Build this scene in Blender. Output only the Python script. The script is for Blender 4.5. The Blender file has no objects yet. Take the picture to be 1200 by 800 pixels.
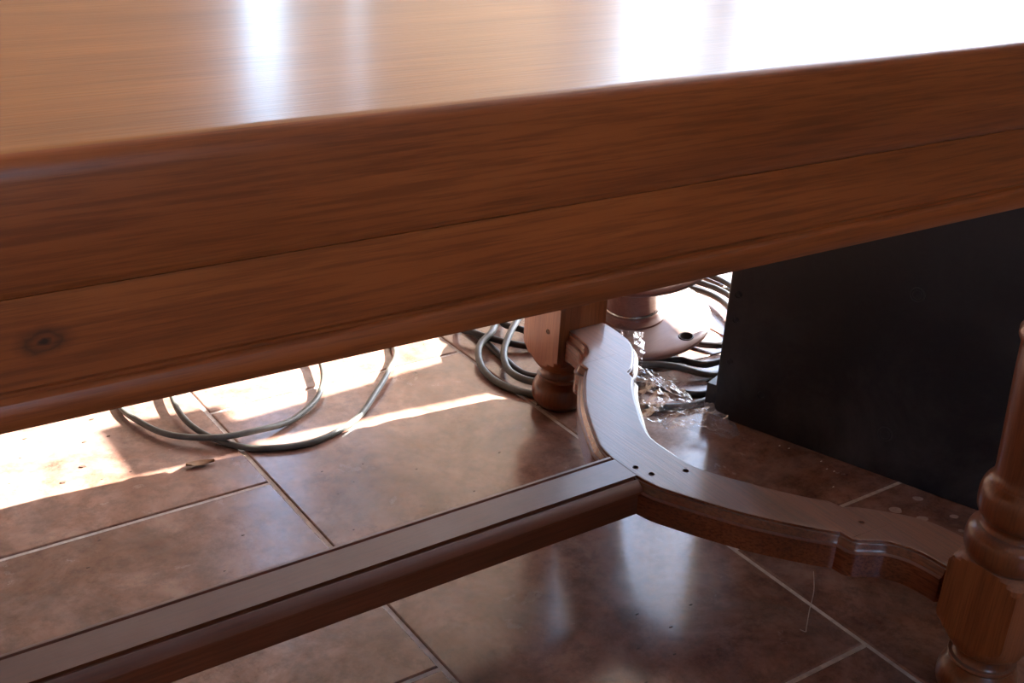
import bpy, bmesh, math, random
from mathutils import Vector, Matrix, noise
random.seed(4)
SC = bpy.context.scene
COL = SC.collection
R = math.radians

# ------------------------------------------------------------------ camera
cam_d = bpy.data.cameras.new('camera'); cam = bpy.data.objects.new('camera', cam_d); COL.objects.link(cam)
CF = Vector((.53510235, .72813121, -.42835782)); CR = Vector((.8200201, -.56956874, .05620044)); CU = Vector((.20305793, .38133501, .90185979))
cam.matrix_world = Matrix(((CR.x, CU.x, -CF.x, 0), (CR.y, CU.y, -CF.y, 0), (CR.z, CU.z, -CF.z, .93271), (0, 0, 0, 1)))
cam_d.sensor_width = 36; cam_d.sensor_fit = 'HORIZONTAL'; cam_d.lens = 1447.8 / 1200 * 36
cam_d.clip_start = .02
SC.camera = cam

# ------------------------------------------------------------------ sky, sun, exposure
SUN_EL = R(38)
world = bpy.data.worlds.new('world'); SC.world = world; world.use_nodes = True
wn = world.node_tree; bg = wn.nodes['Background']
sky = wn.nodes.new('ShaderNodeTexSky'); sky.sky_type = 'NISHITA'; sky.sun_disc = False
sky.sun_elevation = SUN_EL; sky.sun_rotation = R(96); sky.air_density = 1.0; sky.dust_density = 1.2; sky.ozone_density = 1.0
wn.links.new(sky.outputs[0], bg.inputs[0]); bg.inputs[1].default_value = 1.35
sun_d = bpy.data.lights.new('sun', 'SUN'); sun = bpy.data.objects.new('sun', sun_d); COL.objects.link(sun)
sun_dir = Vector((-1, .10, -math.tan(SUN_EL)))          # the way the light travels
sun.rotation_euler = sun_dir.to_track_quat('-Z', 'Y').to_euler()
sun_d.energy = 48; sun_d.angle = R(.25); sun_d.color = (1, .93, .84)
SC.view_settings.view_transform = 'Standard'; SC.view_settings.look = 'None'
SC.view_settings.gamma = 1; SC.view_settings.use_curve_mapping = False
SC.view_settings.exposure = 0.56
SC.cycles.max_bounces = 10; SC.cycles.diffuse_bounces = 5; SC.cycles.glossy_bounces = 5
SC.cycles.transmission_bounces = 8; SC.cycles.transparent_max_bounces = 16
SC.cycles.caustics_reflective = False; SC.cycles.caustics_refractive = False
SC.cycles.sample_clamp_indirect = 6

# ------------------------------------------------------------------ helpers
def obj(name, verts, faces, m, parent=None, smooth=False, **kw):
    org = parent.matrix_world.translation.copy() if parent else Vector()
    if parent and parent.parent: org = parent.parent.location.copy() if parent.get('_w') is None else org
    me = bpy.data.meshes.new(name)
    off = BASE.get(parent.name, Vector()) if parent else Vector()
    me.from_pydata([Vector(v) - off for v in verts], [], faces); me.update()
    o = bpy.data.objects.new(name, me); COL.objects.link(o)
    if m: me.materials.append(m)
    if parent: o.parent = parent; BASE[o.name] = off
    else: BASE[o.name] = Vector()
    if smooth:
        for p in me.polygons: p.use_smooth = True
        if smooth != True:
            me.set_sharp_from_angle(angle=R(smooth))
    for k, v in kw.items(): o[k] = v
    return o
BASE = {}
def thing(name, loc, label, cat, group=None):
    o = bpy.data.objects.new(name, None); COL.objects.link(o); o.location = loc; o.empty_display_size = .05
    o['label'] = label; o['category'] = cat
    if group: o['group'] = group
    BASE[o.name] = Vector(loc)
    return o
def tag(o, label, cat, group=None):
    o['label'] = label; o['category'] = cat
    if group: o['group'] = group
    return o
def box(x0, x1, y0, y1, z0, z1):
    v = [(x, y, z) for z in (z0, z1) for y in (y0, y1) for x in (x0, x1)]
    f = [(0, 2, 3, 1), (4, 5, 7, 6), (0, 1, 5, 4), (2, 6, 7, 3), (0, 4, 6, 2), (1, 3, 7, 5)]
    return v, f
def join(*parts):
    V, Fc = [], []
    for v, f in parts:
        n = len(V); V += list(v); Fc += [tuple(i + n for i in q) for q in f]
    return V, Fc
def loft(rings, cap=True, closed=True):
    n = len(rings[0]); V = [p for r in rings for p in r]; F = []
    for i in range(len(rings) - 1):
        for j in range(n if closed else n - 1):
            k = (j + 1) % n
            F.append((i * n + j, i * n + k, (i + 1) * n + k, (i + 1) * n + j))
    if cap: F.append(tuple(range(n - 1, -1, -1))); F.append(tuple((len(rings) - 1) * n + j for j in range(n)))
    return V, F
def lathe(c, prof, n=56, cap=True):
    return loft([[(c[0] + r * math.cos(2 * math.pi * j / n), c[1] + r * math.sin(2 * math.pi * j / n), c[2] + z) for j in range(n)] for z, r in prof], cap)
def smooth_prof(pr, sub=4):
    out = []
    for i in range(len(pr) - 1):
        p0 = pr[max(i - 1, 0)]; p1 = pr[i]; p2 = pr[i + 1]; p3 = pr[min(i + 2, len(pr) - 1)]
        for s in range(sub):
            t = s / sub
            out.append(tuple(.5 * (2 * p1[k] + (p2[k] - p0[k]) * t + (2 * p0[k] - 5 * p1[k] + 4 * p2[k] - p3[k]) * t * t + (3 * p1[k] - p0[k] - 3 * p2[k] + p3[k]) * t ** 3) for k in range(len(p1))))
    out.append(tuple(pr[-1])); return out
def tube(pts, r, n=10, closed=False, flat=1.0):
    pts = [Vector(p) for p in pts]; N = len(pts); rings = []
    for i, p in enumerate(pts):
        a = pts[(i - 1) % N] if (closed or i) else p; b = pts[(i + 1) % N] if (closed or i < N - 1) else p
        t = (b - a).normalized(); s = t.cross(Vector((0, 0, 1)))
        s = s.normalized() if s.length > 1e-4 else Vector((1, 0, 0)); u = s.cross(t)
        rr = r[i] if isinstance(r, list) else r
        rings.append([tuple(p + rr * (math.cos(2 * math.pi * j / n) * s + flat * math.sin(2 * math.pi * j / n) * u)) for j in range(n)])
    if closed: rings.append(rings[0]); return loft(rings, cap=False)
    return loft(rings)

# ------------------------------------------------------------------ materials
def mat(name, rough=.5, coat=0, spec=.5, metal=0):
    m = bpy.data.materials.new(name); m.use_nodes = True; nt = m.node_tree; b = nt.nodes['Principled BSDF']
    b.inputs['Roughness'].default_value = rough; b.inputs['Coat Weight'].default_value = coat
    b.inputs['Specular IOR Level'].default_value = spec; b.inputs['Metallic'].default_value = metal
    return m, nt, b
def node(nt, t, **kw):
    n = nt.nodes.new(t)
    for k, v in kw.items():
        if k in n.inputs.keys(): n.inputs[k].default_value = v
        else: setattr(n, k, v)
    return n
def ramp(nt, fac, stops):
    r = nt.nodes.new('ShaderNodeValToRGB'); e = r.color_ramp.elements
    while len(e) < len(stops): e.new(.5)
    for q, (p, c) in zip(e, stops): q.position = p; q.color = (*c, 1)
    nt.links.new(fac, r.inputs[0]); return r.outputs[0]
def frange(nt, fac, a, b, c, d):
    n = nt.nodes.new('ShaderNodeMapRange'); n.inputs[1].default_value = a; n.inputs[2].default_value = b
    n.inputs[3].default_value = c; n.inputs[4].default_value = d; nt.links.new(fac, n.inputs[0]); return n.outputs[0]
def coords(nt, scale=(1, 1, 1), rot=(0, 0, 0), src='Object'):
    tc = nt.nodes.new('ShaderNodeTexCoord'); mp = nt.nodes.new('ShaderNodeMapping')
    mp.inputs['Scale'].default_value = scale; mp.inputs['Rotation'].default_value = rot
    nt.links.new(tc.outputs[src], mp.inputs[0]); return mp.outputs[0]
def tex(nt, vec, scale, detail=6, rough=.6, dist=0):
    n = node(nt, 'ShaderNodeTexNoise'); n.inputs['Scale'].default_value = scale; n.inputs['Detail'].default_value = detail
    n.inputs['Roughness'].default_value = rough; n.inputs['Distortion'].default_value = dist
    nt.links.new(vec, n.inputs['Vector']); return n.outputs['Fac']
def mix(nt, fac, a, b, mode='MIX'):
    n = nt.nodes.new('ShaderNodeMix'); n.data_type = 'RGBA'; n.blend_type = mode
    for s, v in ((0, fac), (6, a), (7, b)):
        if isinstance(v, (int, float)): n.inputs[s].default_value = v
        elif isinstance(v, tuple): n.inputs[s].default_value = (*v, 1)
        else: nt.links.new(v, n.inputs[s])
    return n.outputs[2]
def bump(nt, b, h, strength, dist):
    n = nt.nodes.new('ShaderNodeBump'); n.inputs['Strength'].default_value = strength; n.inputs['Distance'].default_value = dist
    nt.links.new(h, n.inputs['Height']); nt.links.new(n.outputs[0], b.inputs['Normal'])
    return n

def wood(name, dark, mid, light, axis='x', rough=.32, coat=.3, coat_rough=.15, grain=1.0, bmp=.25, knot=None, spec=.5, dust=0):
    m, nt, b = mat(name, rough, coat, spec)
    s = {'x': (1, 14, 14), 'y': (14, 1, 14), 'z': (14, 14, 1)}[axis]
    v = coords(nt, s)
    big = tex(nt, v, 1.6, 4, .55, .6); fine = tex(nt, coords(nt, tuple(q * (9 if q > 1 else 4.5) for q in s)), 3.0, 5, .65)
    base = ramp(nt, big, [(.3, dark), (.5, mid), (.72, light)])
    pores = ramp(nt, fine, [(.38, (.38, .31, .27)), (.56, (1.05, 1.05, 1.05))])
    c = mix(nt, grain * .75, base, pores, 'MULTIPLY')
    blot = tex(nt, coords(nt, (1, 1, 1)), 3.2, 3, .5)
    c = mix(nt, .5, c, ramp(nt, blot, [(.3, (.62, .58, .55)), (.65, (1.12, 1.08, 1.0))]), 'MULTIPLY')
    if knot:
        tc = nt.nodes.new('ShaderNodeTexCoord'); mp = nt.nodes.new('ShaderNodeMapping')
        mp.vector_type = 'POINT'; mp.inputs['Location'].default_value = tuple(-k * q for k, q in zip(knot, (46, 0, 84))); mp.inputs['Scale'].default_value = (46, 0, 84)
        nt.links.new(tc.outputs['Object'], mp.inputs[0])
        ln = nt.nodes.new('ShaderNodeVectorMath'); ln.operation = 'LENGTH'; nt.links.new(mp.outputs[0], ln.inputs[0])
        w = nt.nodes.new('ShaderNodeMath'); w.operation = 'ADD'; nt.links.new(ln.outputs[1], w.inputs[0])
        nn = tex(nt, coords(nt, (60, 60, 60)), 1.2, 3); sc = nt.nodes.new('ShaderNodeMath'); sc.operation = 'MULTIPLY'; sc.inputs[1].default_value = .5
        nt.links.new(nn, sc.inputs[0]); nt.links.new(sc.outputs[0], w.inputs[1])
        c = mix(nt, ramp(nt, w.outputs[0], [(.30, (.95, .95, .95)), (.42, (.35, .35, .35)), (.62, (.7, .7, .7)), (.72, (.4, .4, .4)), (1.0, (0, 0, 0))]), c, (.018, .009, .006))
    if dust:
        geo = nt.nodes.new('ShaderNodeNewGeometry'); sx = nt.nodes.new('ShaderNodeSeparateXYZ'); nt.links.new(geo.outputs['Normal'], sx.inputs[0])
        up = frange(nt, sx.outputs[2], .6, .98, 0, dust); nz = tex(nt, coords(nt, (1, 1, 1)), 9, 6, .7)
        mm = nt.nodes.new('ShaderNodeMath'); mm.operation = 'MULTIPLY'; nt.links.new(up, mm.inputs[0]); nt.links.new(frange(nt, nz, .3, .7, .7, 1.1), mm.inputs[1])
        c = mix(nt, mm.outputs[0], c, (.34, .30, .27))
        b.inputs['Roughness'].default_value = rough
        nt.links.new(frange(nt, mm.outputs[0], 0, 1, rough, min(rough + .35, .9)), b.inputs['Roughness'])
    nt.links.new(c, b.inputs['Base Color'])
    b.inputs['Coat Roughness'].default_value = coat_rough
    bp = bump(nt, b, fine, bmp, .0006)
    b2 = bump(nt, b, fine, bmp * .5, .0004); nt.links.new(b2.outputs[0], b.inputs['Coat Normal']); nt.links.new(bp.outputs[0], b.inputs['Normal'])
    return m
M = {}
M['top'] = wood('varnished_tabletop', (.28, .092, .016), (.36, .128, .024), (.42, .165, .034), rough=.30, coat=.38, coat_rough=.17, grain=.45, bmp=.45)
M['apron'] = wood('varnished_apron', (.22, .054, .011), (.33, .084, .018), (.42, .120, .028), rough=.38, coat=.25, coat_rough=.2, grain=.7, bmp=.3, knot=(-.355, 0, -.0890))
M['edge_shaded'] = wood('shaded_table_edge', (.20, .047, .010), (.29, .073, .016), (.37, .100, .024), rough=.38, coat=.25, coat_rough=.2, grain=.7, bmp=.2)  # tabletop wood again, darkened so the shade on its sides is in the colour
M['leg'] = wood('turned_leg_wood', (.13, .034, .010), (.20, .056, .017), (.26, .080, .026), axis='z', rough=.30, coat=.35, coat_rough=.15, grain=.6, dust=.25)
M['block'] = wood('leg_block_wood', (.19, .054, .016), (.30, .092, .028), (.38, .135, .045), axis='z', rough=.38, coat=.15, grain=.6, dust=.35)  # leg wood lightened to carry sunlight bounced up from the tiles
M['stretch'] = wood('dusty_stretcher_wood', (.10, .026, .010), (.15, .040, .015), (.20, .056, .022), axis='x', rough=.28, coat=.3, grain=.6, dust=.5)
M['yoke'] = wood('dusty_curved_stretcher_wood', (.12, .028, .009), (.18, .044, .015), (.24, .066, .024), axis='y', rough=.26, coat=.4, grain=1.0, bmp=.5, dust=.34)
M['reel'] = wood('reel_wood', (.20, .09, .07), (.28, .13, .10), (.34, .17, .135), rough=.3, coat=.5, grain=.3, dust=.5)

def tile_mat():
    m, nt, b = mat('brown_floor_tile', .38, .85); b.inputs['Coat Roughness'].default_value = .15
    oi = nt.nodes.new('ShaderNodeObjectInfo')
    tc = nt.nodes.new('ShaderNodeTexCoord'); add = nt.nodes.new('ShaderNodeVectorMath'); add.operation = 'MULTIPLY_ADD'
    nt.links.new(oi.outputs['Location'], add.inputs[0]); add.inputs[1].default_value = (1.7, 1.3, 0); nt.links.new(tc.outputs['Object'], add.inputs[2])
    v = add.outputs[0]
    a = tex(nt, v, 8, 10, .70, .5); s = tex(nt, v, 34, 8, .78); g = tex(nt, v, 2.2, 3, .5)
    c = ramp(nt, a, [(.3, (.105, .050, .036)), (.46, (.195, .102, .074)), (.58, (.275, .160, .122)), (.74, (.35, .245, .20))])
    c = mix(nt, .55, c, ramp(nt, g, [(.35, (.72, .66, .64)), (.65, (1.15, 1.08, 1.02))]), 'MULTIPLY')
    c = mix(nt, .7, c, ramp(nt, s, [(.38, (.45, .45, .48)), (.54, (1.12, 1.12, 1.12))]), 'MULTIPLY')
    c = mix(nt, 1, c, ramp(nt, oi.outputs['Random'], [(0, (.90, .88, .88)), (1, (1.08, 1.05, 1.04))]), 'MULTIPLY')
    # pale haze of dust and scuffs
    h = tex(nt, v, 7, 10, .75, .8)
    c = mix(nt, frange(nt, h, .42, .80, 0, .40), c, (.31, .29, .28))
    nt.links.new(c, b.inputs['Base Color'])
    nt.links.new(frange(nt, tex(nt, v, 11, 9, .72, .5), .3, .7, .15, .30), b.inputs['Roughness'])
    mu = nt.nodes.new('ShaderNodeMath'); mu.operation = 'ADD'; nt.links.new(a, mu.inputs[0]); nt.links.new(tex(nt, v, 60, 4, .6), mu.inputs[1])
    bump(nt, b, mu.outputs[0], .22, .0010)
    cb = nt.nodes.new('ShaderNodeBump'); cb.inputs['Strength'].default_value = .10; cb.inputs['Distance'].default_value = .0010
    nt.links.new(tex(nt, v, 130, 5, .7, 1.0), cb.inputs['Height']); nt.links.new(cb.outputs[0], b.inputs['Coat Normal'])
    nt.links.new(frange(nt, tex(nt, v, 38, 8, .75, .8), .35, .65, .10, .24), b.inputs['Coat Roughness'])
    return m
M['tile'] = tile_mat()
def plain(name, col, rough=.6, nscale=20, var=.15, bmp=0, metal=0, coat=0):
    m, nt, b = mat(name, rough, coat, metal=metal)
    n = tex(nt, coords(nt), nscale, 6, .65)
    nt.links.new(ramp(nt, n, [(.3, tuple(c * (1 - var) for c in col)), (.7, tuple(min(c * (1 + var), 1) for c in col))]), b.inputs['Base Color'])
    if bmp: bump(nt, b, n, bmp, .001)
    return m
M['grout'] = plain('pale_grout', (.46, .40, .36), .85, 90, .3, .5)
M['wall'] = plain('wall_plaster', (.36, .29, .225), .9, 6, .05)
M['ceiling'] = plain('ceiling_plaster', (.70, .66, .62), .9, 6, .04)
M['frame'] = plain('window_frame_paint', (.35, .36, .40), .5, 12, .1)
M['terrace'] = plain('terrace_concrete', (.42, .40, .37), .8, 5, .15)
M['cable_grey'] = plain('grey_green_cable_rubber', (.10, .105, .095), .42, 40, .35, .2)
M['cable_black'] = plain('black_cable_rubber', (.022, .022, .024), .33, 40, .4, .2)
M['band'] = plain('polished_metal_band', (.55, .53, .52), .22, 30, .1, metal=1)
M['hole'] = plain('dark_ring', (.02, .018, .018), .5, 30, .1)
M['leaf'] = plain('dry_leaf', (.30, .17, .09), .7, 60, .3, .5)
M['chip'] = plain('dark_debris', (.07, .035, .022), .8, 60, .3)
M['pale_chip'] = plain('pale_debris', (.70, .64, .58), .8, 60, .2)
M['paint'] = plain('dried_paint_spot', (.30, .22, .19), .7, 80, .25)
M['thread'] = plain('pale_thread', (.36, .29, .26), .8, 80, .2)
M['plug'] = plain('wood_plug', (.17, .07, .03), .5, 50, .3)

def black_mat():
    m, nt, b = mat('dusty_black_paint', .5)
    v = coords(nt); d = tex(nt, v, 7, 8, .7, .4); f = tex(nt, v, 90, 4, .7)
    tc = nt.nodes.new('ShaderNodeTexCoord'); sx = nt.nodes.new('ShaderNodeSeparateXYZ'); nt.links.new(tc.outputs['Object'], sx.inputs[0])
    low = frange(nt, sx.outputs[2], .03, .30, 1, .2)
    mm = nt.nodes.new('ShaderNodeMath'); mm.operation = 'MULTIPLY'; nt.links.new(low, mm.inputs[0]); nt.links.new(frange(nt, d, .45, .75, 0, .6), mm.inputs[1])
    c = mix(nt, mm.outputs[0], mix(nt, frange(nt, f, .4, .7, 0, .5), (.013, .0145, .019), (.022, .024, .028)), (.12, .112, .104))
    nt.links.new(c, b.inputs['Base Color'])
    nt.links.new(frange(nt, d, .3, .7, .36, .62), b.inputs['Roughness'])
    bump(nt, b, f, .25, .0008)
    return m
M['black'] = black_mat()
def film_mat():
    m = bpy.data.materials.new('clear_plastic_film'); m.use_nodes = True; nt = m.node_tree
    for n in list(nt.nodes):
        if n.type != 'OUTPUT_MATERIAL': nt.nodes.remove(n)
    out = nt.nodes['Material Output']
    tr = node(nt, 'ShaderNodeBsdfTransparent'); tr.inputs[0].default_value = (.93, .94, .95, 1)
    gl = node(nt, 'ShaderNodeBsdfGlossy'); gl.inputs['Roughness'].default_value = .24; gl.inputs[0].default_value = (1, 1, 1, 1)
    df = node(nt, 'ShaderNodeBsdfDiffuse'); df.inputs[0].default_value = (.8, .82, .84, 1)
    fr = node(nt, 'ShaderNodeFresnel'); fr.inputs[0].default_value = 1.55
    bp = node(nt, 'ShaderNodeBump'); bp.inputs['Strength'].default_value = .8; bp.inputs['Distance'].default_value = .002
    nt.links.new(tex(nt, coords(nt), 55, 3, .5, 1.5), bp.inputs['Height'])
    for q in (gl, df, fr): nt.links.new(bp.outputs[0], q.inputs['Normal'])
    a = node(nt, 'ShaderNodeMixShader'); b = node(nt, 'ShaderNodeMixShader')
    nt.links.new(frange(nt, tex(nt, coords(nt), 60, 5, .7, 1), .42, .72, .05, .38), a.inputs[0]); nt.links.new(tr.outputs[0], a.inputs[1]); nt.links.new(df.outputs[0], a.inputs[2])
    nt.links.new(frange(nt, fr.outputs[0], 0, 1, .01, .35), b.inputs[0]); nt.links.new(a.outputs[0], b.inputs[1]); nt.links.new(gl.outputs[0], b.inputs[2])
    nt.links.new(b.outputs[0], out.inputs[0])
    return m
M['film'] = film_mat()

# ------------------------------------------------------------------ room shell
XR, YF, XL, YB, ZC = 3.4, 3.4, -2.6, -2.6, 2.85
def S(name, geo, m, parent=None):
    o = obj(name, geo[0], geo[1], m, parent)
    if not parent: o['kind'] = 'structure'
    return o
floor = S('floor', box(XL, XR + .15, YB, YF + .15, -.05, -.0022), M['grout'])
T, W_, X1, Y0, G = .45, .4557, .6071, 1.5954, .0032
def tile_mesh():
    hx, hy, b = W_ / 2 - G, T / 2 - G, .0022
    rings = [[(-hx + 0, -hy + 0, -.009), (hx, -hy, -.009), (hx, hy, -.009), (-hx, hy, -.009)]]
    rings.append([(x, y, -b) for x, y, z in rings[0]])
    rings.append([(x * (1 - b * .4 / hx), y * (1 - b * .4 / hy), -b * .35) for x, y, z in rings[0]])
    rings.append([(x * (1 - b / hx), y * (1 - b / hy), 0) for x, y, z in rings[0]])
    return loft(rings)
tv, tf = tile_mesh(); tme = bpy.data.meshes.new('tile'); tme.from_pydata(tv, [], tf); tme.materials.append(M['tile'])
for i in range(-6, 6):
    for j in range(-9, 5):
        cx = X1 + (i + .5) * W_; cy = Y0 + (j + .5) * T - (0 if i % 2 == 0 else T / 2)
        if cx < XL + .2 or cx > XR + .1 or cy < YB + .2 or cy > YF: continue
        o = bpy.data.objects.new('tile', tme); COL.objects.link(o); o.parent = floor; o.location = (cx, cy, 0)
S('ceiling', box(XL - .15, XR + .15, YB - .15, YF + .15, ZC, ZC + .12), M['ceiling'])
def holed(a0, a1, h0, h1, z0, z1, mk):                   # a wall with one opening
    return join(mk(a0, h0, -.05, ZC), mk(h1, a1, -.05, ZC), mk(h0, h1, -.05, z0), mk(h0, h1, z1, ZC))
S('wall_left', box(XL - .15, XL, YB - .15, YF + .15, -.05, ZC), M['wall'])
S('wall_back', holed(XL, XR, -.9, .3, 1.1, 2.2, lambda a, b, c, d: box(a, b, YB - .15, YB, c, d)), M['wall'])  # unseen opening added to brighten the near side of the table
ZT = 2.68                                                # head of the openings
def px(x0, x1, z0=-.05, z1=ZC): return box(x0, x1, YF, YF + .15, z0, z1)
S('wall_far', join(px(XL, 1.47), px(1.65, 1.82), px(1.925, 2.95), px(3.33, XR + .15), px(1.47, 1.65, 1.9), px(1.82, 1.925, 1.9), px(2.95, 3.33, ZT), px(1.82, 1.925, -.05, 1.2), px(1.47, 1.65, -.05, 1.1)), M['wall'])
YJ = 1.15                                                # near edge of the wide doorway, unseen, set where the sun patch ends
jy = [(-.05, 1.15), (1.9, 1.16), (2.1, 1.165), (2.30, 1.165), (2.36, 1.145), (2.42, 1.10), (2.50, 1.00), (2.68, .98), (ZC, .98)]  # edge profile bent so the sun patch gets its curved outline
shaped_jamb = loft([[(XR, YB - .15, z), (XR, y, z), (XR + .15, y, z), (XR + .15, YB - .15, z)] for z, y in jy])
S('wall_right', join(shaped_jamb, box(XR, XR + .15, 3.35, YF, -.05, ZC), box(XR, XR + .15, YJ - .19, 3.35, ZT, ZC)), M['wall'])
w1 = S('window_1', join(box(XR, XR + .08, 2.49, 2.58, 0, ZT), box(XR, XR + .05, 3.32, 3.35, 0, ZT)), M['frame'])
# unseen bars and a slanted board, added to cast shadows into the sun patch
S('shadow_bar', box(XR, XR + .05, YJ, 2.50, 1.66, 1.83), M['frame'], w1)
S('shadow_bar', box(XR, XR + .05, YJ + .03, 1.33, 2.20, 2.31), M['frame'], w1)
S('shadow_board', loft([[(XR, 1.205, z), (XR, y1, z), (XR + .05, y1, z), (XR + .05, 1.205, z)] for z, y1 in ((1.83, 1.345), (2.04, 1.30), (2.20, 1.27))]), M['frame'], w1)
terr = S('terrace', box(-30, 40, YF + .15, 40, -.10, -.02), M['terrace'])
S('terrace_side', box(XR + .15, 40, -30, YF + .15, -.10, -.02), M['terrace'])
S('ground', box(-30, XR + .15, -30, YB - .15, -.10, -.02), M['terrace'])
S('ground_side', box(-30, XL - .15, YB - .15, YF + .15, -.10, -.02), M['terrace'])

# ------------------------------------------------------------------ the table
table = thing('dining_table', (1.1025, .97, 0), 'long varnished honey brown wooden dining table with turned legs and curved end stretcher', 'table')
ANG = R(-1.42); OX, OY = .48, .5155
def tf_(p):                                              # frame of the table top: x along the near edge, y away from it
    x, y, z = p; c, s = math.cos(ANG), math.sin(ANG)
    return (OX + c * x - s * y, OY + s * x + c * y, z)
XA, XB, DW = -1.10, .695, .885
def along(prof, x0, x1, flip=False):                     # profile (v = distance in from the face, z) swept along the table edge
    return loft([[tf_((x, (DW - v if flip else v), z)) for v, z in prof] for x in (x0, x1)])
def swept_local(prof, x0, x1):
    return loft([[(x, v, z) for v, z in prof] for x in (x0, x1)])
topf = bpy.data.objects.new('tabletop', None)
# table top: rounded arris all round, slightly bellied edge
ins = [(.0035, .7045), (.0012, .7065), (0, .710), (-.0008, .735), (0, .757), (.0007, .7625), (.0030, .7668), (.0062, .7690), (.010, .7697), (.0112, .7697), (.014, .7697)]
rings = []
for v, z in ins:
    r = .03
    ring = []
    for (cx, cy, a0) in ((XB - r, r, -90), (XB - r, DW - r, 0), (XA + r, DW - r, 90), (XA + r, r, 180)):
        for k in range(7):
            a = R(a0 + 15 * k); rr = r - v
            ring.append(tf_((cx + rr * math.cos(a), cy + rr * math.sin(a), z)))
    rings.append(ring)
v, f = loft(rings)
def local_obj(name, v, f, m, parent, smooth=30):
    # keep the mesh in the table-top frame so the grain follows the board
    o = obj(name, [(0, 0, 0)], [], m, parent)
    me = bpy.data.meshes.new(name); c, s = math.cos(-ANG), math.sin(-ANG)
    loc = []
    for p in v:
        x, y = p[0] - OX, p[1] - OY; loc.append((c * x - s * y, s * x + c * y, p[2] - .77))
    me.from_pydata(loc, [], f); me.update(); me.materials.append(m)
    for p in me.polygons: p.use_smooth = True
    me.set_sharp_from_angle(angle=R(smooth))
    o.data = me; o.location = Vector((OX, OY, .77)) - BASE[parent.name]; o.rotation_euler = (0, 0, ANG)
    return o
to = local_obj('tabletop', v, f, M['top'], table)
to.data.materials.append(M['edge_shaded'])
for p in to.data.polygons:
    if p.normal.z < .93: p.material_index = 1  # sides take the copy with shade in its colour
aprof = [(.0035, .7042), (.0035, .660), (.0055, .6575), (.0055, .6555), (.0025, .6535), (.0010, .650), (.0010, .643), (.0030, .6395), (.006, .6385), (.024, .6385), (.024, .7042)]
ao = local_obj('apron', *along(aprof, XA + .005, XB - .005), M['apron'], table)
local_obj('apron', *along([(v, z) for v, z in aprof][::-1], XA + .005, XB - .005, True), M['apron'], table)
for x0, x1 in ((XA + .005, XA + .027), (XB - .027, XB - .005)):
    bv, bf = box(x0, x1, .026, DW - .026, .6385, .7042)
    local_obj('end_rail', [tf_(p) for p in bv], bf, M['apron'], table)

NY, FY, LX = .575, 1.365, 1.1025
def leg(cx, cy):
    up_z = .014 if cy > .97 else 0                       # the far blocks run a little higher
    prof = smooth_prof([(0, .034), (.003, .0375), (.012, .0425), (.024, .0440), (.036, .0415), (.046, .0345)], 4)
    prof += [(.0475, .0335), (.0480, .0365), (.0505, .0375), (.0530, .0365), (.0538, .0325)] + [(.057, .0305), (.062, .0300), (.068, .032), (.0745, .036)]
    up = [(.170, .038), (.1845, .041), (.1850, .0430)] + smooth_prof([(.187, .0455), (.195, .0490), (.206, .0500), (.216, .0480), (.222, .0420)], 4)
    up += [(.2230, .0385), (.226, .0372), (.2300, .0366), (.2335, .038)] + smooth_prof([(.2345, .040), (.241, .0445), (.250, .0462), (.262, .0462), (.272, .0440), (.2785, .0400)], 4)
    up += [(.2795, .0385), (.283, .0370), (.288, .0362)] + smooth_prof([(.292, .0362), (.34, .0385), (.40, .0415), (.435, .0425)], 5)
    up += [(.436, .044), (.441, .0465), (.448, .0465), (.453, .044), (.455, .040), (.460, .036), (.475, .034), (.49, .036), (.505, .040), (.515, .043)]
    lo = lathe((cx, cy, 0), prof); hi = lathe((cx, cy, 0), up); ub = box(cx - .0425, cx + .0425, cy - .036, cy + .036, .51, .6385)
    g = join(lo, hi, ub)
    o = obj('leg', g[0], g[1], M['leg'], table, smooth=35)
    # square block with shoulders cut on the lathe
    H = .0425 if cy < .97 else .0450; n = 64; rings = []
    cut = [(.068, .036), (.072, .0405), (.080, .046), (.088, .052), (.096, .0575), (.103, .0601), (.110, .0601), (.165, .0601), (.172, .0601), (.177, .0555), (.181, .0500), (.1835, .0455), (.1845, .0425), (.1848, .039), (.1848, .034)]
    for z, r in cut:
        ring = []; z += up_z if z > .15 else 0; r += .003 if cy > .97 and r > .05 else 0
        for j in range(n):
            a = 2 * math.pi * (j) / n; q = H / max(abs(math.cos(a)), abs(math.sin(a)))
            rr = min(q, r)
            ring.append((cx + rr * math.cos(a), cy + rr * math.sin(a), z))
        rings.append(ring)
    bv, bf = loft(rings)
    b = obj('corner_block', bv, bf, M['block'], o, smooth=25)
    pv, pf = lathe((0, 0, 0), [(0, .0042), (.0006, .0042), (.0009, .0034), (.0003, .0030), (.0003, .0005)], 20)
    s = 1 if cy < .97 else -1
    zz = .141
    pos = Vector((cx - H, cy - .017 * (1 if cy > .97 else -1), zz))
    Mx = Matrix.Rotation(R(-90), 4, 'Y')
    if cy > .97: obj('dowel_plug', [tuple(Mx @ Vector(p) + pos) for p in pv], pf, M['plug'], o, smooth=30)
    return o
for cx in (LX, -.52):
    for cy in (NY, FY): leg(cx, cy)

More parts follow.
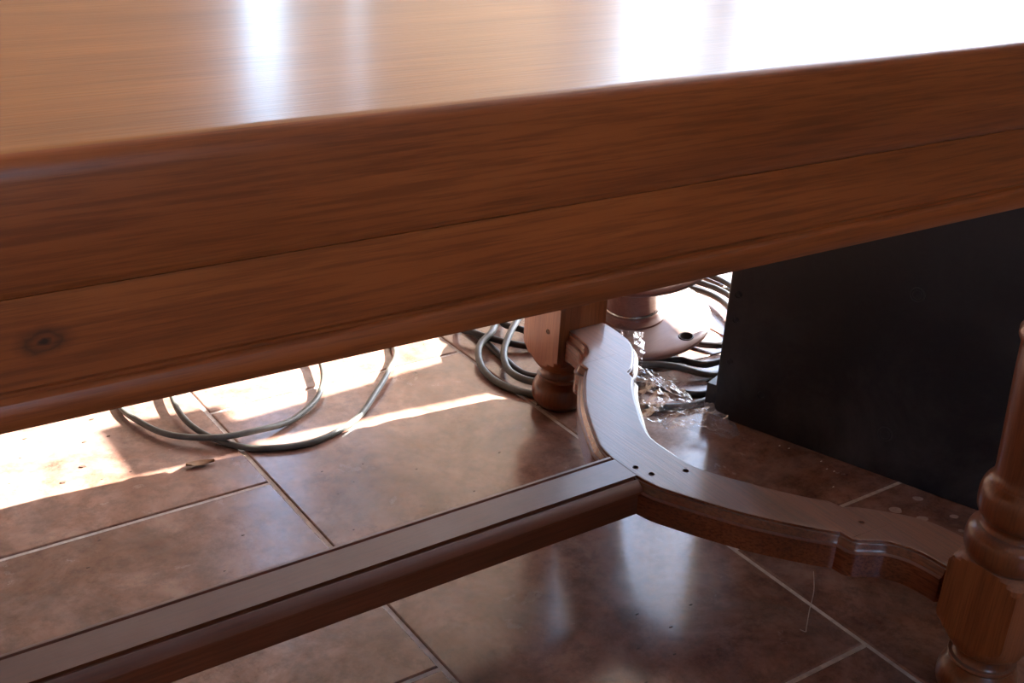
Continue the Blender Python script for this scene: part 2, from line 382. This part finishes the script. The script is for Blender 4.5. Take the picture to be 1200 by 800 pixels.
# curved end stretcher: half outline as (distance from centre line, x), inner side and outer side
inn = [(0, .8965), (.03, .8972), (.055, .9025), (.075, .912), (.10, .925), (.125, .939), (.155, .957), (.185, .979), (.210, .999), (.231, 1.018), (.2355, 1.0235)]
inn2 = [(.252, 1.0245), (.256, 1.0275), (.264, 1.040), (.274, 1.054), (.287, 1.064), (.301, 1.071), (.318, 1.0745), (.335, 1.076), (.356, 1.076)]
out = [(0, .970), (.04, .972), (.075, .987), (.103, 1.004), (.134, 1.023), (.165, 1.045), (.183, 1.061)]
out2 = [(.201, 1.066), (.208, 1.078), (.222, 1.093), (.237, 1.106), (.252, 1.119), (.270, 1.130), (.290, 1.137), (.315, 1.1405), (.338, 1.1415), (.356, 1.142)]
def at_v(l, v):
    for (a, xa), (b, xb) in zip(l, l[1:]):
        if a <= v <= b: return xa + (xb - xa) * (v - a) / max(b - a, 1e-6)
    return l[-1][1]
def mono(l):
    o_ = []
    for p in smooth_prof(l, 4):
        if not o_ or p[0] > o_[-1][0] + 1e-5: o_.append(p)
    return o_
h_in = mono(inn) + mono(inn2); h_out = mono(out) + mono(out2)
VS = sorted(set([round(.356 * k / 90, 5) for k in range(91)] + [.2355, .252, .183, .201]))
def yoke(cx, mir=1):
    side_v = [(-v) for v in reversed(VS)][:-1] + VS
    I = [Vector((at_v(h_in, abs(v)), v)) for v in side_v]; O = [Vector((at_v(h_out, abs(v)), v)) for v in side_v]
    def off(L, d, sg):
        o_ = []
        for i, b in enumerate(L):
            a = L[max(i - 1, 0)]; c = L[min(i + 1, len(L) - 1)]
            t = (c - a).normalized(); nn = Vector((t.y, -t.x)) * sg
            k = d if abs(b.y) < .345 else 0
            o_.append(b + nn * k)
        return o_
    n = len(I); V = []; F = []
    steps = ((.0092, .105), (.0094, .1335), (.0100, .1345), (.0100, .1358), (.0092, .1366), (.0062, .1376), (.0046, .1402), (.0038, .1450), (.0030, .1466), (.0010, .1468), (.0006, .1472), (.0003, .1497), (-.0004, .1500), (-.0016, .1500), (-.004, .1500))
    for d, z in steps:
        for p in off(I, d, -1) + off(O, d, 1): V.append((cx + mir * (p.x - LX), .97 + p.y, z))
    st = 2 * n
    for k in range(len(steps) - 1):
        for i in range(n - 1):
            a = k * st + i; F.append((a, a + st, a + st + 1, a + 1))
            a += n; F.append((a, a + 1, a + st + 1, a + st))
        a = k * st; F.append((a, a + n, a + n + st, a + st)); a = k * st + n - 1; F.append((a, a + st, a + n + st, a + n))
    for k in (0, len(steps) - 1):
        for i in range(n - 1):
            a = k * st + i; F.append((a, a + 1, a + n + 1, a + n) if k == 0 else (a, a + n, a + n + 1, a + 1))
    o = obj('curved_stretcher', V, F, M['yoke'], table)
    bm = bmesh.new(); bm.from_mesh(o.data); bmesh.ops.recalc_face_normals(bm, faces=bm.faces); bm.to_mesh(o.data); bm.free()
    for p in o.data.polygons: p.use_smooth = True
    o.data.set_sharp_from_angle(angle=R(28))
    return o
yk = yoke(LX); yoke(-.52, -1)
for q in ((.9075, .962), (.9145, .940), (.957, .925), (1.06, .735)):
    pv, pf = lathe((q[0], q[1], .1499), [(0, .0038), (.0005, .0038), (.0006, .0032), (.0001, .0029), (.0001, .0004)], 20)
    obj('dowel_plug', pv, pf, M['plug'], yk, smooth=30)
bar = [(1.003, .105), (1.0040, .139), (1.003, .1452), (.9995, .1488), (.9955, .1490), (.9935, .1470), (.9925, .1450), (.9905, .1450), (.990, .1498), (.9470, .1498), (.9474, .1455), (.9460, .1440), (.9446, .1442), (.9440, .1466), (.9415, .1470), (.9370, .1452), (.9325, .1420), (.9290, .1378), (.9286, .1362), (.9288, .1350), (.9320, .1342), (.9320, .105)]
bv, bf = loft([[(x, y, z) for y, z in bar] for x in (-.325, .9025)])
obj('center_stretcher', bv, bf, M['stretch'], table, smooth=18)

# ------------------------------------------------------------------ black box behind the table
bx = thing('storage_box', (1.294, 1.213, 0), 'tall dusty black box with round screw plugs standing on the tiles beside the table end', 'box')
bx.rotation_euler = (0, 0, math.atan2(-.413, .144))       # local +x runs along its visible face, local +y away from the table
def blk(name, geo, m, sm_=25):
    me = bpy.data.meshes.new(name); me.from_pydata(geo[0], [], geo[1]); me.update(); me.materials.append(m)
    for p in me.polygons: p.use_smooth = True
    me.set_sharp_from_angle(angle=R(sm_))
    o = bpy.data.objects.new(name, me); COL.objects.link(o); o.parent = bx; return o
def rbox(x0, x1, y0, y1, z0, z1, r=.004, n=4):
    def ring(d, z):
        o_ = []
        for cx, cy, a0 in ((x1 - r, y0 + r, -90), (x1 - r, y1 - r, 0), (x0 + r, y1 - r, 90), (x0 + r, y0 + r, 180)):
            for k in range(n + 1):
                a = R(a0 + 90 * k / n); o_.append((cx + (r - d) * math.cos(a), cy + (r - d) * math.sin(a), z))
        return o_
    return loft([ring(r * .9, z0), ring(r * .3, z0 + r * .3), ring(0, z0 + r), ring(0, z1 - r), ring(r * .3, z1 - r * .3), ring(r * .9, z1)])
blk('body', rbox(0, .66, .0, .42, .004, .60, .006), M['black'])
blk('plinth', rbox(-.014, .674, .0003, .434, .0, .052, .0015), M['black'])
def ringplug(u, z, r):
    g = lathe((0, 0, 0), [(-.0005, r), (.0012, r), (.0015, r * .92), (.0002, r * .84), (.0002, r * .62), (.0010, r * .56), (.0010, r * .1)], 28)
    Mx = Matrix.Translation((u, 0, z)) @ Matrix.Rotation(R(90), 4, 'X')
    blk('screw_plug', ([tuple(Mx @ Vector(p)) for p in g[0]], g[1]), M['black'])
for u, z, r in ((.28, .291, .011), (.276, .068, .012), (.078, .062, .006), (.017, .213, .006), (.019, .171, .005), (.02, .10, .005), (.30, .45, .006), (.55, .30, .011), (.03, .27, .005)): ringplug(u, z, r)

# ------------------------------------------------------------------ round reel behind the far leg
RC = Vector((1.3591, 1.4955, .0522)); RU = Vector((0.73471, -0.67518, 0.06580)); RN = Vector((-.15116, -.06838, .98614)); RV = RN.cross(RU)
reel = thing('cable_reel', RC, 'brown round reel with wide pierced flange lying on cables behind the far table leg', 'reel')
def rl(g): return [tuple(RC + RU * p[0] + RV * p[1] + RN * p[2]) for p in g[0]], g[1]
RR = .14; HU, HV, HR = .0962, -.0701, .0108
# lower flange: a disc with a real hole, built as a polar sheet round the hole and lofted over its thickness
def flange_profile(z_off):
    return z_off
n = 96; V = []; Fc = []
def ray_out(a):                                          # distance from the hole's centre to the rim
    dx, dy = math.cos(a), math.sin(a); b_ = HU * dx + HV * dy; c_ = HU * HU + HV * HV - RR * RR
    return -b_ + math.sqrt(b_ * b_ - c_)
def zt(x, y):
    q = math.hypot(x, y) / RR
    return -.0045 * max(0, (q - .93) / .07) ** 2 + .0015 * max(0, 1 - q / .6)
rings = []
for side in (1, -1):
    ts = [0, .04, .1, .25, .45, .65, .8, .9, .95, .98, 1.0]
    for t in (ts if side == 1 else ts[::-1]):
        ring = []
        for j in range(n):
            a = 2 * math.pi * j / n; d = HR + (ray_out(a) - HR) * t; x, y = HU + d * math.cos(a), HV + d * math.sin(a)
            z = zt(x, y) - (.0015 if t == 0 else 0)
            ring.append((x, y, z if side == 1 else -.014 - z * .8))
        rings.append(ring)
rings.append(rings[0])
g = rl(loft(rings, cap=False)); obj('lower_flange', g[0], g[1], M['reel'], reel, smooth=50)
g = rl(lathe((HU, HV, 0), [(-.013, HR - .0002), (.0004, HR - .0002), (.0012, HR + .0006), (.0010, HR + .0020), (-.0004, HR + .0026)], 32, cap=False)); obj('hole_rim', g[0], g[1], M['hole'], reel, smooth=40)
g = rl(lathe((0, 0, 0), [(-.001, .060), (.004, .060), (.007, .054), (.010, .050), (.012, .049), (.050, .050), (.090, .052), (.112, .055), (.116, .06)], 56)); obj('drum', g[0], g[1], M['reel'], reel, smooth=30)
g = rl(lathe((0, 0, 0), [(.016, .0485), (.016, .0510), (.0185, .0520), (.021, .0510), (.021, .0485)], 56, cap=False)); obj('metal_band', g[0], g[1], M['band'], reel, smooth=40)
g = rl(lathe((.002, -.006, 0), [(.1155, .12), (.116, .1330), (.119, .1365), (.124, .137), (.128, .134), (.130, .127), (.130, .122), (.1303, .02)], 96)); obj('upper_flange', g[0], g[1], M['reel'], reel, smooth=40)

# ------------------------------------------------------------------ cables
def spl(pts, sub=6, closed=False):
    if closed: pts = [pts[-1]] + list(pts) + [pts[0], pts[1]]; return smooth_prof(pts, sub)[sub:-sub]
    return smooth_prof(pts, sub)
# grey cable in two open loops on the sunlit tiles
r = .0047
c1 = [(1.02, 1.80, r), (.98, 1.70, r), (.951, 1.622, .010), (.905, 1.567, .012), (.853, 1.516, .010), (.79, 1.464, r), (.708, 1.434, r), (.64, 1.448, r), (.596, 1.485, r), (.567, 1.55, .008), (.566, 1.625, .014), (.60, 1.72, .016), (.70, 1.80, .014), (.80, 1.76, .016), (.826, 1.68, .018), (.813, 1.622, .018), (.79, 1.575, .014), (.756, 1.537, .009), (.70, 1.505, r * 1.2), (.64, 1.490, .0135), (.582, 1.498, .014), (.53, 1.542, .010), (.505, 1.60, .009), (.498, 1.68, .006), (.54, 1.80, r), (.66, 1.90, r), (.85, 1.93, r)]
g = tube(spl(c1, 7), r, 12)
tag(obj('cable', g[0], g[1], M['cable_grey'], smooth=True), 'grey cable lying in two open loops on the sunlit tiles left of the table leg', 'cable')
# black cable coiled loosely under and around the reel
k1 = [(1.20, 1.90, .007), (1.13, 1.80, .007), (1.12, 1.65, .007), (1.106, 1.522, .007), (1.102, 1.488, .0065), (1.106, 1.457, .0065), (1.128, 1.434, .0065), (1.19, 1.375, .0065), (1.250, 1.338, .0065), (1.280, 1.310, .0062), (1.298, 1.278, .0062), (1.335, 1.262, .0062), (1.42, 1.29, .0065),
      (1.55, 1.37, .007), (1.66, 1.50, .007), (1.69, 1.64, .007), (1.60, 1.77, .007), (1.40, 1.84, .009), (1.20, 1.77, .018), (1.096, 1.66, .020), (1.105, 1.612, .018), (1.145, 1.558, .012), (1.19, 1.525, .007), (1.25, 1.46, .0065), (1.32, 1.40, .0065), (1.370, 1.375, .008), (1.379, 1.353, .010), (1.401, 1.326, .0150), (1.50, 1.345, .017),
      (1.60, 1.45, .015), (1.65, 1.58, .009), (1.58, 1.74, .007), (1.42, 1.79, .018), (1.25, 1.72, .024), (1.17, 1.63, .022), (1.185, 1.590, .018), (1.215, 1.55, .012), (1.28, 1.49, .0065), (1.36, 1.45, .0065), (1.43, 1.425, .0065), (1.452, 1.395, .009), (1.475, 1.375, .014), (1.53, 1.40, .018), (1.59, 1.48, .018), (1.607, 1.57, .014), (1.56, 1.67, .010), (1.47, 1.72, .007)]
g = tube(spl(k1, 5), .0060, 10)
tag(obj('cable', g[0], g[1], M['cable_black'], smooth=True), 'black cable coiled in several turns around and under the round reel', 'cable')
c3 = [(1.34, 1.74, .03), (1.27, 1.68, .036), (1.196, 1.608, .036), (1.142, 1.562, .030), (1.100, 1.518, .022), (1.079, 1.475, .016), (1.079, 1.436, .0165), (1.098, 1.402, .0185), (1.15, 1.385, .018), (1.22, 1.385, .0185), (1.283, 1.376, .019), (1.33, 1.343, .019), (1.385, 1.305, .0065), (1.47, 1.312, .006), (1.56, 1.36, .017), (1.66, 1.42, .007)]
g = tube(spl(c3, 7), .0060, 12)
tag(obj('cable', g[0], g[1], M['cable_grey'], smooth=True), 'grey cable bowing up beside the far leg, the inner of two bows', 'cable')
c4 = [(1.30, 1.80, .008), (1.21, 1.70, .018), (1.137, 1.602, .026), (1.083, 1.566, .019), (1.055, 1.520, .010), (1.048, 1.470, .006), (1.058, 1.423, .006), (1.083, 1.386, .006), (1.125, 1.340, .006), (1.165, 1.305, .006), (1.205, 1.276, .006), (1.256, 1.249, .006), (1.300, 1.242, .0065), (1.345, 1.244, .007), (1.42, 1.268, .006), (1.55, 1.32, .006)]
g = tube(spl(c4, 7), .0060, 12)
tag(obj('cable', g[0], g[1], M['cable_grey'], smooth=True), 'grey cable with the outermost curve on the tiles beside the far table leg', 'cable')

# ------------------------------------------------------------------ clear plastic
def film(name, outline, cen, amp, hgt, label, n=26, seed=0, z0=.002, parent=None):
    bm = bmesh.new(); rings = []
    N = len(outline)
    for i in range(n + 1):
        t = i / n; ring = []
        for j, q in enumerate(outline):
            p = Vector(cen) * (1 - t) + Vector(q) * t if i else Vector(cen)
            nz = noise.noise(Vector((p.x * 26, p.y * 26, seed))); n2 = noise.noise(Vector((p.x * 70, p.y * 70, seed + 7))); n3 = noise.noise(Vector((p.x * 9, p.y * 9, seed + 3)))
            ridge = 1 - abs(nz) * 2.2; rid2 = 1 - abs(n2) * 2
            z = z0 + hgt * (1 - t ** 2) * (.5 + .6 * n3) + amp * max(0, ridge) * (.5 + .5 * math.sin(math.pi * min(t, .9))) + amp * .45 * max(rid2, 0) + p.z
            ring.append(bm.verts.new((p.x + .006 * n2, p.y + .006 * nz, max(z, .001))))
        rings.append(ring)
    for i in range(n):
        for j in range(N):
            k = (j + 1) % N
            try: bm.faces.new((rings[i][j], rings[i][k], rings[i + 1][k], rings[i + 1][j]))
            except ValueError: pass
    bmesh.ops.remove_doubles(bm, verts=bm.verts, dist=.00005)
    me = bpy.data.meshes.new(name); bm.to_mesh(me); bm.free(); me.materials.append(M['film'])
    o = bpy.data.objects.new(name, me); COL.objects.link(o)
    tag(o, label, 'plastic')
    return o
def outl(pts, sub=8): return smooth_prof(pts + [pts[0]], sub)[:-1]
film('plastic_bag', outl([(1.165, 1.245, 0), (1.185, 1.205, 0), (1.215, 1.165, 0), (1.245, 1.140, 0), (1.275, 1.135, 0), (1.285, 1.165, 0), (1.282, 1.20, 0), (1.262, 1.235, 0), (1.275, 1.29, .0), (1.27, 1.34, .01), (1.24, 1.39, .02), (1.20, 1.36, .01), (1.175, 1.30, 0)], 7), (1.250, 1.190, 0), .014, .036, 'crumpled clear plastic bag on the tiles between curved stretcher and black box', seed=3)
film('plastic_film', outl([(1.205, 1.385, .012), (1.255, 1.36, .012), (1.295, 1.385, .030), (1.33, 1.43, .038), (1.325, 1.465, .045), (1.28, 1.47, .04), (1.24, 1.45, .03), (1.21, 1.42, .02)], 8), (1.27, 1.415, .030), .006, .005, 'torn clear plastic film draped over the near rim of the round reel', seed=11)

# ------------------------------------------------------------------ leaf, crumbs, spots
def leafy(cx, cy, L, w, a, lift):
    V, F = [], []; n = 8
    for i in range(n + 1):
        t = i / n; wd = w * math.sin(math.pi * min(max(t, .03), .97)) ** .8
        for s in (-1, 0, 1):
            x = (t - .5) * L; y = s * wd; z = .0015 + lift * (abs(s) * .8 + (t - .5) ** 2 * 2)
            V.append((cx + x * math.cos(a) - y * math.sin(a), cy + x * math.sin(a) + y * math.cos(a), z))
    for i in range(n):
        for s in (0, 1): F.append((i * 3 + s, i * 3 + 3 + s, i * 3 + 4 + s, i * 3 + 1 + s))
    m_ = len(V); V += [(x, y, z - .0008) for x, y, z in V]; F += [tuple(q + m_ for q in f[::-1]) for f in F]
    return V, F
g = leafy(.539, 1.459, .040, .007, R(-12), .004)
tag(obj('dry_leaf', g[0], g[1], M['leaf'], smooth=True), 'small curled brown dry leaf on the sunlit tile below the grey cable loops', 'leaf')
def crumb(x, y, s, m, name, label, group, z=0):
    V = []; n = 6; a0 = random.random() * 6
    for zz, k in ((0, 1), (s * .3, .7)):
        for j in range(n):
            a = a0 + 2 * math.pi * j / n; rr = s * k * (.6 + .5 * random.random())
            V.append((x + rr * math.cos(a) * 1.4, y + rr * math.sin(a) * .7, z + zz))
    F = [tuple(range(n - 1, -1, -1)), tuple(range(n, 2 * n))] + [(j, (j + 1) % n, n + (j + 1) % n, n + j) for j in range(n)]
    return tag(obj(name, V, F, m), label, 'debris', group)
LAB = 'tiny dark crumb lying on the floor tiles in the sunny patch left of the cable'
for x, y, s in ((.397, 1.534, .006), (.363, 1.507, .005), (.45, 1.49, .002), (.33, 1.60, .002), (.42, 1.60, .004), (.35, 1.65, .003), (.41, 1.49, .002), (.455, 1.60, .003), (.37, 1.56, .0018), (.30, 1.54, .0018), (.45, 1.66, .004), (.38, 1.70, .003)):
    crumb(x, y, s, M['chip'], 'crumb', {.006: 'largest dark crumb on the sunny tile between the leaf and the picture edge', .005: 'dark crumb on the sunny tile nearest the shadow edge'}.get(s, LAB), 'dark crumbs in the sunny patch')
LAB2 = 'tiny dark crumb on the shaded tiles between grey cable and long stretcher'
for x, y, s in ((.33, 1.30, .002), (.36, 1.35, .0018), (.52, 1.27, .002), (.80, 1.30, .0018), (.68, 1.36, .0018), (.84, 1.21, .0018), (.74, 1.35, .0015), (.93, 1.28, .0018), (.65, 1.21, .0015), (.47, 1.21, .0018)):
    crumb(x, y, s, M['chip'], 'crumb', LAB2, 'dark crumbs in the shade')
LAB3 = 'tiny pale speck on the tiles along the foot of the black box'
for x, y in ((1.318, 1.085), (1.325, 1.072), (1.34, 1.02), (1.335, .99), (1.30, .96), (1.33, 1.0)):
    crumb(x, y, .0016, M['pale_chip'], 'speck', LAB3, 'pale specks by the black box')
LAB4 = 'tiny dark fleck on the shiny tile below the stretcher joint'
for x, y in ((.82, .83), (.85, .80), (.88, .84), (.79, .78), (.90, .78), (.86, .88), (.93, .86)):
    crumb(x, y, .0022, M['chip'], 'fleck', LAB4, 'dark flecks on the shiny tile')
def spot(x, y, s, a):
    V = []; n = 14
    for z, k in ((0, 1), (.0004, .92)):
        for j in range(n):
            t = 2 * math.pi * j / n; rr = s * k * (.85 + .25 * noise.noise(Vector((x * 50 + math.cos(t), y * 50 + math.sin(t), 1))))
            u, w = rr * math.cos(t) * 1.25, rr * math.sin(t) * .9
            V.append((x + u * math.cos(a) - w * math.sin(a), y + u * math.sin(a) + w * math.cos(a), z))
    F = [tuple(range(n - 1, -1, -1)), tuple(range(n, 2 * n))] + [(j, (j + 1) % n, n + (j + 1) % n, n + j) for j in range(n)]
    return V, F
for k, (x, y, s, w) in enumerate(((1.331, .872, .0095, 'largest dried pale paint spot on the tile, nearest the grout line by the black box'), (1.347, .838, .0080, 'dried pale paint spot on the tile behind the curved stretcher, below the largest spot'), (1.385, .876, .0075, 'dried pale paint spot on the tile touching the foot of the black box'), (1.392, .818, .006, 'small dried pale paint spot on the tile just left of the near table leg'), (1.37, .79, .0045, 'smallest dried pale paint spot on the tile by the near table leg'))):
    g = spot(x, y, s, R(-30)); tag(obj('paint_spot', g[0], g[1], M['paint']), w, 'stain', 'dried paint spots by the black box')
g = tube(spl([(1.116, .829, .0006), (1.085, .800, .0006), (1.05, .775, .0007), (1.021, .753, .0006), (1.014, .748, .0012), (1.012, .755, .0006)], 5), .0006, 6)
tag(obj('thread', g[0], g[1], M['thread'], smooth=True), 'short pale thread on the dark tile beneath the curved stretcher', 'thread')
